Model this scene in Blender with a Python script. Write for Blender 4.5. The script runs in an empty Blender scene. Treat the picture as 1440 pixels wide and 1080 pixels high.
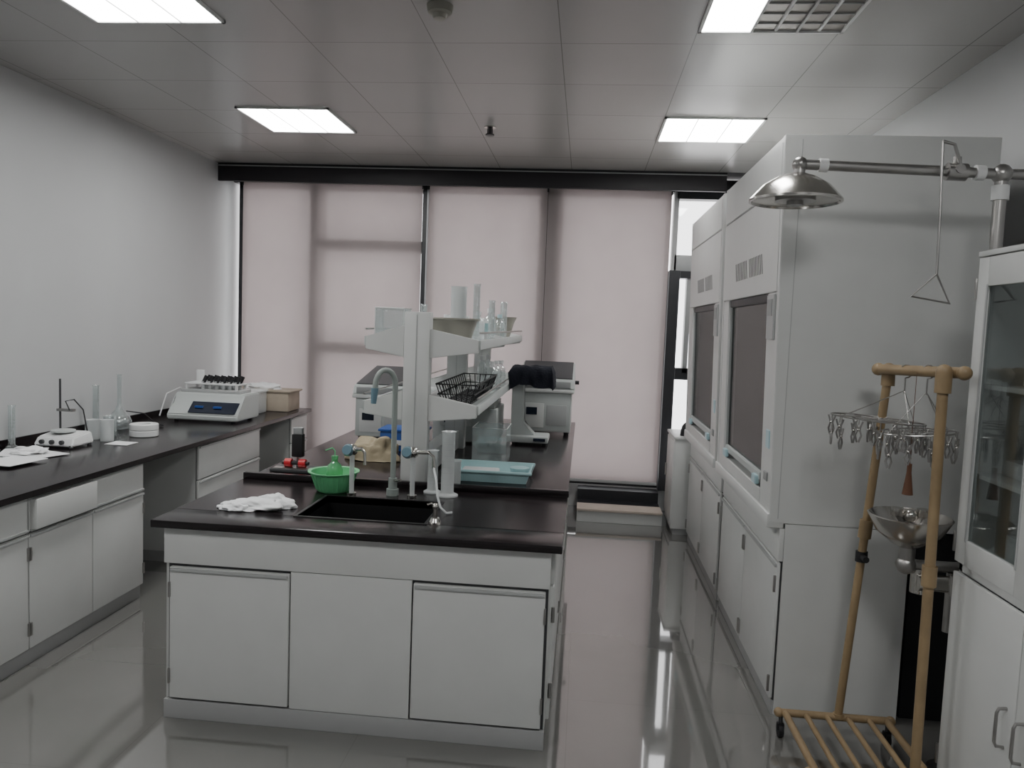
import bpy, bmesh, math, random
from mathutils import Vector, Matrix, noise
random.seed(7)
V=Vector
# ------------------------------------------------------------------ materials
def mat(name,col,rough=.5,metal=0.,var=0.,vscale=8.,bump=0.,bscale=60.,spec=.5,emis=None,estr=0.,coat=0.):
    m=bpy.data.materials.new(name);m.use_nodes=True
    nt=m.node_tree;b=nt.nodes['Principled BSDF']
    b.inputs['Base Color'].default_value=(*col,1);b.inputs['Roughness'].default_value=rough
    b.inputs['Metallic'].default_value=metal;b.inputs['Specular IOR Level'].default_value=spec
    if coat:b.inputs['Coat Weight'].default_value=coat;b.inputs['Coat Roughness'].default_value=.1
    if emis:
        b.inputs['Emission Color'].default_value=(*emis,1);b.inputs['Emission Strength'].default_value=estr
    tc=nt.nodes.new('ShaderNodeTexCoord')
    n=nt.nodes.new('ShaderNodeTexNoise');n.inputs['Scale'].default_value=vscale;n.inputs['Detail'].default_value=4
    nt.links.new(tc.outputs['Object'],n.inputs['Vector'])
    r=nt.nodes.new('ShaderNodeValToRGB')
    v=max(var,.02)
    r.color_ramp.elements[0].position=.3;r.color_ramp.elements[1].position=.7
    r.color_ramp.elements[0].color=(*[c*(1-v) for c in col],1);r.color_ramp.elements[1].color=(*[min(1,c*(1+v)) for c in col],1)
    nt.links.new(n.outputs['Fac'],r.inputs['Fac']);nt.links.new(r.outputs['Color'],b.inputs['Base Color'])
    if bump:
        n2=nt.nodes.new('ShaderNodeTexNoise');n2.inputs['Scale'].default_value=bscale;n2.inputs['Detail'].default_value=5
        nt.links.new(tc.outputs['Object'],n2.inputs['Vector'])
        bm_=nt.nodes.new('ShaderNodeBump');bm_.inputs['Strength'].default_value=bump;bm_.inputs['Distance'].default_value=.01
        nt.links.new(n2.outputs['Fac'],bm_.inputs['Height']);nt.links.new(bm_.outputs['Normal'],b.inputs['Normal'])
    return m
def glass(name,tint,gl=.08,rough=.03,diff=0.,dcol=(.8,.8,.8),gmax=.75):
    m=bpy.data.materials.new(name);m.use_nodes=True;nt=m.node_tree;nt.nodes.clear()
    o=nt.nodes.new('ShaderNodeOutputMaterial');t=nt.nodes.new('ShaderNodeBsdfTransparent');t.inputs[0].default_value=(*tint,1)
    g=nt.nodes.new('ShaderNodeBsdfGlossy');g.inputs['Roughness'].default_value=rough;g.inputs[0].default_value=(.9,.95,.95,1)
    lw=nt.nodes.new('ShaderNodeLayerWeight');lw.inputs[0].default_value=.25
    mp=nt.nodes.new('ShaderNodeMapRange');mp.inputs[3].default_value=gl;mp.inputs[4].default_value=gmax
    nt.links.new(lw.outputs['Facing'],mp.inputs[0])
    mx=nt.nodes.new('ShaderNodeMixShader');nt.links.new(mp.outputs[0],mx.inputs[0]);nt.links.new(t.outputs[0],mx.inputs[1]);nt.links.new(g.outputs[0],mx.inputs[2])
    last=mx
    if diff:
        d=nt.nodes.new('ShaderNodeBsdfDiffuse');d.inputs[0].default_value=(*dcol,1)
        m2=nt.nodes.new('ShaderNodeMixShader');m2.inputs[0].default_value=diff
        nt.links.new(mx.outputs[0],m2.inputs[1]);nt.links.new(d.outputs[0],m2.inputs[2]);last=m2
    nt.links.new(last.outputs[0],o.inputs[0]);return m
def emit(name,col,s):
    return mat(name,(.9,.9,.9),.5,emis=col,estr=s)

M={}
M['white']=mat('white_powder_coat',(.63,.64,.63),.36,var=.02)
M['whited']=mat('white_panel_edge',(.42,.43,.43),.4)
M['plinth']=mat('plinth_grey',(.38,.385,.385),.5)
M['black']=mat('black_phenolic_top',(.011,.008,.009),.20,var=.2,vscale=40,spec=.5)
M['blackm']=mat('matte_black',(.010,.010,.012),.6)
M['sink']=mat('black_sink_pp',(.005,.005,.006),.5)
M['dark']=mat('dark_grey',(.05,.052,.055),.5)
M['grey']=mat('mid_grey',(.3,.31,.31),.5)
M['chrome']=mat('stainless',(.60,.58,.55),.2,metal=1,var=.05)
M['steel']=mat('brushed_steel',(.42,.41,.40),.35,metal=1,var=.08)
M['bamboo']=mat('tan_painted_tube',(.30,.215,.12),.4,var=.12,vscale=14)
M['frame']=mat('dark_window_frame',(.022,.023,.027),.4)
M['wframe']=mat('grey_window_frame',(.42,.43,.43),.4)
M['pelmet']=mat('black_pelmet',(.012,.010,.013),.5)
M['plastic']=mat('white_plastic',(.74,.75,.75),.35)
M['devgrey']=mat('device_grey',(.48,.51,.50),.4)
M['cloth']=mat('white_cloth',(.84,.85,.86),.95,bump=.35,bscale=70)
M['navy']=mat('navy_cloth',(.006,.008,.016),.9,bump=.5,bscale=80)
M['paper']=mat('paper',(.78,.79,.80),.8)
M['green']=mat('green_plastic',(.16,.55,.26),.3)
M['greend']=glass('green_bottle',(.45,.85,.55),.12,diff=.4,dcol=(.2,.6,.3))
M['blue']=mat('blue_plastic',(.03,.10,.38),.4)
M['cyan']=mat('pale_cyan_plastic',(.45,.66,.68),.35)
M['ltblue']=mat('light_blue_handle',(.45,.63,.68),.3)
M['red']=mat('red_plastic',(.55,.02,.03),.35)
M['tan']=mat('tan_cloth',(.45,.38,.26),.9,bump=.4,var=.12)
M['wood']=mat('cardboard',(.40,.34,.27),.7,var=.1)
M['ledge']=mat('wood_ledge',(.52,.45,.39),.5,var=.10)
M['olive']=mat('olive_enamel',(.30,.29,.25),.4)
M['pinktube']=mat('faucet_grey_green',(.30,.34,.32),.35)
M['valve']=mat('valve_blue_grey',(.16,.27,.33),.3)
M['screen']=mat('screen_black',(.01,.015,.03),.12)
M['brown']=mat('brown_tassel',(.13,.06,.035),.8)
M['duct']=mat('dark_duct',(.07,.05,.045),.8)
M['glass']=glass('clear_glass',(.97,.98,.98),.05)
M['acryl']=glass('clear_labware',(.93,.95,.95),.12,rough=.08,diff=.10,dcol=(.85,.87,.87))
M['frost']=glass('translucent_plastic',(.9,.92,.92),.06,rough=.2,diff=.5,dcol=(.82,.84,.84))
M['sash']=glass('sash_glass',(.50,.50,.49),.05,gmax=.28)
M['cabglass']=glass('cabinet_glass',(.76,.78,.78),.05,gmax=.35)
M['lamp']=emit('lamp_panel',(1,.995,.98),27)
M['lampoff']=mat('lamp_off_reflector',(.30,.28,.26),.3,metal=.6)
M['liner']=mat('hood_liner',(.22,.215,.21),.5)
M['wall']=mat('painted_wall',(.50,.51,.515),.55,var=.02,vscale=2,bump=.03,bscale=120)
def tile(m,size,mort,mcol,c2,loc=(0,0,0),smooth=.1):
    nt=m.node_tree;b=nt.nodes['Principled BSDF'];tc=[n for n in nt.nodes if n.type=='TEX_COORD'][0]
    mp=nt.nodes.new('ShaderNodeMapping');mp.inputs['Location'].default_value=loc
    br=nt.nodes.new('ShaderNodeTexBrick');br.offset=0;br.inputs['Scale'].default_value=1
    br.inputs['Brick Width'].default_value=size;br.inputs['Row Height'].default_value=size;br.inputs['Mortar Size'].default_value=mort
    br.inputs['Mortar Smooth'].default_value=smooth
    br.inputs['Color1'].default_value=(1,1,1,1);br.inputs['Color2'].default_value=(c2,c2,c2,1);br.inputs['Mortar'].default_value=(mcol,mcol,mcol,1)
    nt.links.new(tc.outputs['Object'],mp.inputs[0]);nt.links.new(mp.outputs[0],br.inputs['Vector'])
    mx=nt.nodes.new('ShaderNodeMix');mx.data_type='RGBA';mx.blend_type='MULTIPLY';mx.inputs[0].default_value=1
    rp=[n for n in nt.nodes if n.type=='VALTORGB'][0]
    nt.links.new(rp.outputs['Color'],mx.inputs[6]);nt.links.new(br.outputs['Color'],mx.inputs[7]);nt.links.new(mx.outputs[2],b.inputs['Base Color'])
    return m
M['floor']=mat('glossy_floor_tile',(.165,.163,.155),.06,var=.06,vscale=2,spec=.9)
tile(M['floor'],.8,.0018,.86,.98)
_b=M['floor'].node_tree.nodes['Principled BSDF'];_b.inputs['Coat Weight'].default_value=1.;_b.inputs['Coat Roughness'].default_value=.03;_b.inputs['Coat IOR'].default_value=1.7
M['ceil']=tile(mat('aluminium_ceiling_panel',(.42,.41,.40),.26,var=.02,vscale=1.5,spec=.5),.6,.0028,.48,.96,(-.43+1.2,-.06,0),.3)
def shade_mat():
    m=bpy.data.materials.new('roller_shade_fabric');m.use_nodes=True;nt=m.node_tree;nt.nodes.clear()
    o=nt.nodes.new('ShaderNodeOutputMaterial')
    tc=nt.nodes.new('ShaderNodeTexCoord')
    wv=nt.nodes.new('ShaderNodeTexNoise');wv.inputs['Scale'].default_value=3
    nt.links.new(tc.outputs['Object'],wv.inputs['Vector'])
    rp=nt.nodes.new('ShaderNodeValToRGB');rp.color_ramp.elements[0].color=(.45,.405,.40,1);rp.color_ramp.elements[1].color=(.52,.475,.47,1)
    nt.links.new(wv.outputs['Fac'],rp.inputs['Fac'])
    d=nt.nodes.new('ShaderNodeBsdfDiffuse');t=nt.nodes.new('ShaderNodeBsdfTranslucent')
    nt.links.new(rp.outputs[0],d.inputs[0]);nt.links.new(rp.outputs[0],t.inputs[0])
    a=nt.nodes.new('ShaderNodeMixShader');a.inputs[0].default_value=.55
    nt.links.new(d.outputs[0],a.inputs[1]);nt.links.new(t.outputs[0],a.inputs[2])
    tr=nt.nodes.new('ShaderNodeBsdfTransparent');tr.inputs[0].default_value=(1,.95,.945,1)
    b=nt.nodes.new('ShaderNodeMixShader');b.inputs[0].default_value=.15
    nt.links.new(a.outputs[0],b.inputs[1]);nt.links.new(tr.outputs[0],b.inputs[2]);nt.links.new(b.outputs[0],o.inputs[0])
    return m
M['shade']=shade_mat()

# ------------------------------------------------------------------ builder
class B:
    def __init__(s,name):
        s.name=name;s.bm=bmesh.new();s.mats=[]
    def mi(s,m):
        if m not in s.mats:s.mats.append(m)
        return s.mats.index(m)
    def _merge(s,b2,m,mtx=None):
        k=s.mi(m)
        if mtx is not None: bmesh.ops.transform(b2,matrix=mtx,verts=b2.verts)
        vm={}
        for v in b2.verts: vm[v]=s.bm.verts.new(v.co)
        for f in b2.faces:
            try:
                nf=s.bm.faces.new([vm[v] for v in f.verts]);nf.material_index=k
            except ValueError: pass
        b2.free()
    def box(s,a,b,m,bev=0.,rot=None,piv=None):
        b2=bmesh.new();bmesh.ops.create_cube(b2,size=1)
        c=[(a[i]+b[i])/2 for i in range(3)];d=[max(abs(b[i]-a[i]),1e-4) for i in range(3)]
        for v in b2.verts:v.co=V((v.co.x*d[0]+c[0],v.co.y*d[1]+c[1],v.co.z*d[2]+c[2]))
        if bev:
            bmesh.ops.bevel(b2,geom=b2.edges[:],offset=min(bev,min(d)*.45),segments=2,affect='EDGES',profile=.6)
        mt=None
        if rot is not None:
            p=V(piv if piv else c);mt=Matrix.Translation(p)@rot@Matrix.Translation(-p)
        s._merge(b2,m,mt);return s
    def hexa(s,pts,m,bev=0.):
        b2=bmesh.new();vs=[b2.verts.new(p) for p in pts]
        for f in [(3,2,1,0),(4,5,6,7),(0,1,5,4),(1,2,6,5),(2,3,7,6),(3,0,4,7)]: b2.faces.new([vs[i] for i in f])
        if bev:bmesh.ops.bevel(b2,geom=b2.edges[:],offset=bev,segments=2,affect='EDGES')
        s._merge(b2,m);return s
    def cyl(s,p0,p1,r,m,r2=None,seg=20,cap=True):
        p0=V(p0);p1=V(p1);d=p1-p0;L=d.length
        b2=bmesh.new();bmesh.ops.create_cone(b2,cap_ends=cap,segments=seg,radius1=r,radius2=r if r2 is None else r2,depth=L)
        q=V((0,0,1)).rotation_difference(d.normalized()).to_matrix().to_4x4()
        s._merge(b2,m,Matrix.Translation((p0+p1)/2)@q);return s
    def sph(s,c,r,m,sc=(1,1,1),seg=16):
        b2=bmesh.new();bmesh.ops.create_uvsphere(b2,u_segments=seg,v_segments=seg//2+2,radius=r)
        s._merge(b2,m,Matrix.Translation(V(c))@Matrix.Diagonal((*sc,1)));return s
    def lathe(s,c,prof,m,seg=28,sx=1,sy=1,mtx=None):
        b2=bmesh.new();rings=[]
        for r,z in prof:
            if r<1e-5: rings.append([b2.verts.new((0,0,z))])
            else: rings.append([b2.verts.new((r*sx*math.cos(2*math.pi*i/seg),r*sy*math.sin(2*math.pi*i/seg),z)) for i in range(seg)])
        for A,C in zip(rings,rings[1:]):
            for i in range(seg):
                j=(i+1)%seg
                if len(A)==1 and len(C)==1: continue
                if len(A)==1: b2.faces.new((A[0],C[j],C[i]))
                elif len(C)==1: b2.faces.new((A[i],A[j],C[0]))
                else: b2.faces.new((A[i],A[j],C[j],C[i]))
        mt=Matrix.Translation(V(c))
        if mtx is not None: mt=mt@mtx
        s._merge(b2,m,mt);return s
    def tube(s,pts,r,m,seg=10,closed=False):
        pts=[V(p) for p in pts];b2=bmesh.new();n=len(pts);rings=[]
        up=V((0,0,1));prev=None
        for i,p in enumerate(pts):
            if closed: t=(pts[(i+1)%n]-pts[i-1]).normalized()
            else: t=(pts[min(i+1,n-1)]-pts[max(i-1,0)]).normalized()
            if prev is None:
                a=t.cross(up)
                if a.length<.1:a=t.cross(V((1,0,0)))
            else: a=prev-t*prev.dot(t)
            a.normalize();prev=a;bb=t.cross(a)
            rings.append([b2.verts.new(p+(a*math.cos(2*math.pi*k/seg)+bb*math.sin(2*math.pi*k/seg))*r) for k in range(seg)])
        for i in range(n if closed else n-1):
            A=rings[i];C=rings[(i+1)%n]
            for k in range(seg):
                j=(k+1)%seg;b2.faces.new((A[k],A[j],C[j],C[k]))
        if not closed:
            b2.faces.new(rings[0][::-1]);b2.faces.new(rings[-1])
        s._merge(b2,m);return s
    def blob(s,c,sc,m,amp=.3,fr=2.5,sub=4,seed=0,flat=True):
        b2=bmesh.new();bmesh.ops.create_icosphere(b2,subdivisions=sub,radius=1)
        for v in b2.verts:
            k=1+amp*noise.noise(v.co*fr+V((seed*7.1,seed*3.3,0)))+amp*.35*noise.noise(v.co*fr*2.5+V((seed,0,5)))
            p=v.co*k
            if flat and p.z<0:p.z=0
            v.co=V((p.x*sc[0]+c[0],p.y*sc[1]+c[1],p.z*sc[2]+c[2]))
        s._merge(b2,m);return s
    def prism(s,poly,axis,a,b,m,bev=0.):
        b2=bmesh.new()
        def mk(p,t):
            if axis==1:return (p[0],t,p[1])
            if axis==0:return (t,p[0],p[1])
            return (p[0],p[1],t)
        A=[b2.verts.new(mk(p,a)) for p in poly];C=[b2.verts.new(mk(p,b)) for p in poly]
        n=len(poly);b2.faces.new(A[::-1]);b2.faces.new(C)
        for i in range(n):
            j=(i+1)%n;b2.faces.new((A[i],A[j],C[j],C[i]))
        if bev:bmesh.ops.bevel(b2,geom=b2.edges[:],offset=bev,segments=2,affect='EDGES')
        bmesh.ops.recalc_face_normals(b2,faces=b2.faces)
        s._merge(b2,m);return s
    def done(s,ang=35):
        bmesh.ops.recalc_face_normals(s.bm,faces=s.bm.faces)
        me=bpy.data.meshes.new(s.name)
        xs=[v.co for v in s.bm.verts]
        lo=V([min(c[i] for c in xs) for i in range(3)]);hi=V([max(c[i] for c in xs) for i in range(3)])
        o=V(((lo.x+hi.x)/2,(lo.y+hi.y)/2,lo.z))
        if s.name in('floor','ceiling'): o=V((0,0,lo.z))
        bmesh.ops.translate(s.bm,verts=s.bm.verts,vec=-o)
        s.bm.to_mesh(me);s.bm.free()
        for m in s.mats:me.materials.append(M[m])
        for p in me.polygons:p.use_smooth=True
        me.set_sharp_from_angle(angle=math.radians(ang))
        ob=bpy.data.objects.new(s.name,me);ob.location=o
        bpy.context.scene.collection.objects.link(ob)
        return ob
def arc(c,r,a0,a1,n,ax='xz'):
    out=[]
    for i in range(n+1):
        t=a0+(a1-a0)*i/n
        if ax=='xz':out.append((c[0]+r*math.cos(t),c[1],c[2]+r*math.sin(t)))
        else:out.append((c[0]+r*math.cos(t),c[1]+r*math.sin(t),c[2]))
    return out

# ------------------------------------------------------------------ room
XL,XR,ZC,YN,YF=-3.25,1.785,2.91,-1.6,6.95
B('floor').box((XL-.1,YN-.1,-.1),(XR+.1,YF+.1,0),'floor').done()
B('ceiling').box((XL-.1,YN-.1,ZC),(XR+.1,6.5,ZC+.1),'ceil').box((XL-.1,6.5,ZC+.02),(XR+.1,YF+.1,ZC+.1),'pelmet').done()
B('wall_left').box((XL-.1,YN,0),(XL,YF,ZC),'wall').done()
B('wall_right').box((XR,YN,0),(XR+.1,YF,ZC),'wall').done()
B('wall_near').box((XL,YN-.1,0),(XR,YN,ZC),'wall').done()
w=B('wall_window')
w.box((XL,6.83,0),(XR,YF,.2),'wall').box((XL,6.83,2.80),(XR,YF,ZC),'pelmet').box((1.25,6.83,.2),(XR,YF,2.8),'wall')
w.done()
p=B('trim_1');p.box((XL+.01,6.5,2.755),(1.1,6.53,ZC-.001),'pelmet',.002)
p.box((XL+.01,6.53,2.86),(1.1,6.80,2.9),'pelmet')
p.box((XL+.01,6.49,2.882),(1.1,6.5,2.89),'grey');p.done()
def window(name,x0,x1,vert=(),hor=(),fm='frame'):
    b=B(name);z0,z1=.2,2.8;t=.035
    b.box((x0,6.84,z0),(x0+t,6.92,z1),fm).box((x1-t,6.84,z0),(x1,6.92,z1),fm)
    b.box((x0,6.84,z0),(x1,6.92,z0+.06),fm).box((x0,6.84,z1-.05),(x1,6.92,z1),fm)
    for v in vert:b.box((v-.055,6.80,z0),(v+.055,6.92,z1),fm)
    for (a,c,z) in hor:b.box((a,6.80,z-.05),(c,6.92,z+.05),fm)
    b.box((x0+.01,6.885,z0+.01),(x1-.01,6.89,z1-.01),'glass')
    b.done()
window('window_1',-3.2,-1.46,[-2.46],[(-2.46,-1.46,2.26),(-2.46,-1.46,1.33)])
window('window_2',-1.44,-.34,[-.39],[])
window('window_3',-.32,.70,[-.29],[])
b=B('window_4');x0,x1=.74,1.25
b.box((.70,6.72,.2),(.79,6.92,2.12),'frame').box((.72,6.8,2.12),(.76,6.92,2.8),'wframe')
b.box((1.21,6.82,.2),(1.25,6.92,2.8),'frame')
b.box((.74,6.80,2.74),(1.25,6.92,2.8),'frame').box((.74,6.80,2.12),(1.25,6.92,2.26),'wframe',.004)
b.box((.80,6.76,2.06),(1.25,6.92,2.12),'frame').box((.80,6.78,1.18),(1.25,6.92,1.28),'frame').box((.80,6.78,.2),(1.25,6.92,.3),'frame')
b.box((.86,6.78,1.24),(.90,6.88,2.08),'wframe')
b.box((.92,6.78,1.24),(.94,6.86,2.08),'frame')
b.box((.75,6.885,.22),(1.24,6.89,2.78),'glass');b.done()
def blind(x0,x1,zb=.26):
    b=B('roller_blind');Y=6.74
    b.cyl((x0,Y+.02,2.80),(x1,Y+.02,2.80),.022,'whited')
    b.box((x0,Y,zb),(x1,Y+.0015,2.80),'shade')
    b.box((x0,Y-.008,zb-.02),(x1,Y+.01,zb+.005),'whited',.003)
    for xx in (x0,x1):b.box((xx-.006,Y-.01,2.76),(xx+.006,Y+.05,2.84),'dark')
    b.done()
blind(-3.12,-1.475);blind(-1.42,-.372);blind(-.368,.69)
b=B('trim_2').box((-1.465,6.72,.2),(-1.43,6.79,2.79),'frame');b.done()
b=B('window_sill_ledge')
b.box((.0,6.26,.0),(.70,6.44,.095),'white',.004).box((-.0,6.24,.095),(.70,6.46,.115),'ledge',.004)
b.box((0,6.5,.0),(.70,6.82,.10),'frame').box((0,6.66,.10),(.70,6.82,.19),'frame')
b.done()
B('baseboard_left').box((XL,YN,0),(XL+.012,6.8,.08),'whited').done()
B('baseboard_right').box((XR-.012,YN,0),(XR,6.8,.08),'whited').done()

# ------------------------------------------------------------------ ceiling lights
def light(x0,y0,mode='on'):
    b=B('ceiling_light');x1,y1=x0+.61,y0+.6;z=ZC-.012
    t=.014
    b.box((x0,y0,z),(x0+t,y1,ZC-.0005),'white').box((x1-t,y0,z),(x1,y1,ZC-.0005),'white')
    b.box((x0,y0,z),(x1,y0+t,ZC-.0005),'white').box((x0,y1-t,z),(x1,y1,ZC-.0005),'white')
    if mode=='on':
        b.box((x0+t,y0+t,z+.006),(x1-t,y1-t,ZC-.001),'lamp')
        for i in (1,2):
            xx=x0+i*.61/3;b.box((xx-.003,y0+t,z+.001),(xx+.003,y1-t,z+.006),'whited')
    else:
        xa=x0+.225
        b.box((x0+t,y0+t,z+.006),(xa,y1-t,ZC-.001),'lamp')
        b.box((xa,y0+t,z+.008),(x1-t,y1-t,ZC-.001),'lampoff')
        for i in (0,1):
            xx=xa+i*.19;b.box((xx-.006,y0+t,z-.002),(xx+.006,y1-t,z+.008),'whited')
        for i in range(1,6):
            yy=y0+i*.1;b.box((xa,yy-.002,z+.002),(x1-t,yy+.002,z+.008),'whited')
        for i in (0,1):
            b.cyl((xa+.1+i*.18,y0+.03,z+.006),(xa+.1+i*.18,y1-.03,z+.006),.008,'plastic')
    return b.done()
light(-2.27,4.765);light(.43,4.86);light(-2.28,2.81);light(.43,2.9,'half');light(-2.28,.4);light(.43,.4)
b=B('sprinkler_head');c=(-.69,5.17,ZC)
b.cyl((c[0],c[1],ZC-.008),(c[0],c[1],ZC-.0005),.04,'chrome').cyl((c[0],c[1],ZC-.05),(c[0],c[1],ZC-.008),.012,'dark').cyl((c[0],c[1],ZC-.058),(c[0],c[1],ZC-.05),.03,'dark')
b.box((c[0]-.018,c[1]-.004,ZC-.05),(c[0]-.013,c[1]+.004,ZC-.01),'dark').box((c[0]+.013,c[1]-.004,ZC-.05),(c[0]+.018,c[1]+.004,ZC-.01),'dark');b.done()
b=B('smoke_detector');c=(-.66,3.24)
b.lathe((c[0],c[1],ZC),[(0,-.055),(.025,-.053),(.032,-.035),(.05,-.03),(.055,-.001),(0,-.001)],'olive');b.done()

# ------------------------------------------------------------------ island bench
XI0,XI1,YI=-1.63,-.045,2.75
b=B('island_lab_bench')
zt,zb=.80,.77
cx0,cx1,cy0=XI0+.04,XI1-.04,YI+.03
sx0,sx1,sy0,sy1=-1.12,-.60,2.94,3.31
b.box((XI0,YI,zb),(XI1,sy0,zt),'black',.004)
b.box((XI0,sy0,zb),(sx0,sy1,zt),'black').box((sx1,sy0,zb),(XI1,sy1,zt),'black')
b.box((XI0,sy1,zb),(XI1,3.56,zt),'black')
d=.22
b.box((sx0,sy0,zt-d),(sx1,sy1,zt-d+.01),'sink')
for a,c in [((sx0-.008,sy0-.008),(sx0,sy1+.008)),((sx1,sy0-.008),(sx1+.008,sy1+.008)),((sx0,sy0-.008),(sx1,sy0)),((sx0,sy1),(sx1,sy1+.008))]:
    b.box((a[0],a[1],zt-d),(c[0],c[1],zt-.003),'sink')
for a,c in [((sx0-.012,sy0-.012),(sx0,sy1+.012)),((sx1,sy0-.012),(sx1+.012,sy1+.012)),((sx0,sy0-.012),(sx1,sy0)),((sx0,sy1),(sx1,sy1+.012))]:
    b.box((a[0],a[1],zt),(c[0],c[1],zt+.002),'sink')
b.cyl(((sx0+sx1)/2,(sy0+sy1)/2,zt-d+.01),((sx0+sx1)/2,(sy0+sy1)/2,zt-d+.013),.025,'dark')
b.box((XI0-.0,3.56,zb),(XI1,6.45,zt),'black',.003)
b.box((XI0,3.555,zt),(XI1+.005,3.585,zt+.032),'black',.004)
b.box((cx0,cy0+.02,.07),(cx1,3.50,.55),'white').box((cx0,3.50,.07),(cx1,6.42,zb),'white')
b.box((cx0,cy0+.02,.55),(cx0+.02,3.5,zb),'white').box((cx1-.02,cy0+.02,.55),(cx1,3.5,zb),'white')
b.box((cx0+.03,cy0+.06,.0),(cx1-.03,6.38,.07),'plinth')
Yf=cy0
b.box((cx0,Yf,.625),(cx1,Yf+.02,zb-.001),'white',.002)
b.box((cx0,Yf,0.0),(cx1,Yf+.03,.075),'plinth',.002)
b.box((-1.08,Yf+.002,.078),(-.607,Yf+.02,.622),'white',.002)
def door(x0,x1,z0,z1,hinge):
    b.box((x0,Yf-.004,z0),(x1,Yf+.016,z1),'white',.004)
    b.box((x0+.004,Yf-.012,z1-.016),(x1-.004,Yf+.0,z1-.004),'whited',.004)
    hx=x0-.004 if hinge=='l' else x1-.004
    for zz in (z0+.09,z1-.09):b.box((hx,Yf-.012,zz-.03),(hx+.008,Yf+.004,zz+.03),'steel',.002)
door(-1.565,-1.085,.085,.612,'l');door(-.60,-.10,.085,.612,'r')
b.box((-1.575,Yf+.012,.078),(-1.082,Yf+.0205,.622),'dark');b.box((-.606,Yf+.012,.078),(-.09,Yf+.0205,.622),'dark')
for i in range(4):
    y0=2.85+i*.89;
    b.box((cx1-.002,y0+.005,.62),(cx1+.014,y0+.88,.755),'white',.004)
    b.box((cx1-.002,y0+.005,.085),(cx1+.014,y0+.438,.61),'white',.004)
    b.box((cx1-.002,y0+.445,.085),(cx1+.014,y0+.88,.61),'white',.004)
    for zz in (.2,.5):b.box((cx1+.006,y0+.005,zz-.03),(cx1+.02,y0+.013,zz+.03),'steel')
b.done()

# reagent shelf
b=B('reagent_shelf')
sxl,sxr=-1.05,-.50
for Y in (3.60,4.78,5.98):
    b.box((-.86,Y,zt+.001),(-.735,Y+.075,1.645),'white',.006)
    b.box((-.80,Y-.002,zt+.03),(-.797,Y,1.63),'whited')
    for z,th in ((1.505,.07),(1.19,.06)):
        for sgn,xa,xe in ((-1,-.86,sxl),(1,-.735,sxr)):
            poly=[(xa,z-.01-th),(xe,z-.045),(xe,z+.015),(xa,z+.06)] if sgn>0 else [(xe,z-.045),(xa,z-.01-th),(xa,z+.075),(xe,z+.015)]
            b.prism(poly,1,Y+.01,Y+.04,'white',.003)
for z in (1.505,1.19):
    b.box((sxl,3.62,z-.012),(-.87,6.03,z-.002),'frost');b.box((-.725,3.62,z-.012),(sxr,6.03,z-.002),'frost')
    b.box((-.87,3.68,z-.02),(-.725,6.0,z+.0),'white')
    b.box((sxl-.01,3.62,z-.03),(sxl+.008,6.03,z+.015),'devgrey',.003);b.box((sxr-.008,3.62,z-.03),(sxr+.01,6.03,z+.015),'devgrey',.003)
    b.tube([(sxr+.004,3.62,z+.05),(sxr+.004,6.03,z+.05)],.005,'steel');b.tube([(sxl-.004,3.62,z+.05),(sxl-.004,6.03,z+.05)],.005,'steel')
b.box((-.84,3.70,.82),(-.755,4.7,.93),'white',.004)
b.done()

# ------------------------------------------------------------------ small lab-ware helpers
def cylinder_grad(x,y,z,r,h,m='acryl',name='graduated_cylinder'):
    b=B(name)
    b.lathe((x,y,z),[(0,.0),(r*1.7,.0),(r*1.7,.006),(r*1.1,.014),(r,.02),(r,h-.008),(r*1.18,h),(r*1.1,h),(r*.86,h-.01),(r*.86,.024),(0,.022)],m,seg=18)
    for i in range(1,9):
        zz=z+.03+(h-.06)*i/9;b.tube(arc((x,y,zz),r*1.01,0,2*math.pi,16,'xy')[:-1],.0005,'grey',seg=4,closed=True)
    return b.done()
def beaker(x,y,z,r,h,m='acryl',name='beaker'):
    b=B(name);b.lathe((x,y,z),[(0,0),(r*.94,0),(r,.008),(r,h-.006),(r*1.08,h),(r*1.02,h),(r*.95,h-.01),(r*.94,.01),(0,.006)],m,seg=24);return b.done()
def bottle(x,y,z,r,h,m='acryl',capm='plastic',name='reagent_bottle'):
    b=B(name);b.lathe((x,y,z),[(0,0),(r*.95,0),(r,.01),(r,h*.58),(r*.8,h*.7),(r*.36,h*.8),(r*.36,h*.9)],m,seg=20)
    b.cyl((x,y,z+h*.86),(x,y,z+h),r*.45,capm);return b.done()

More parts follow.
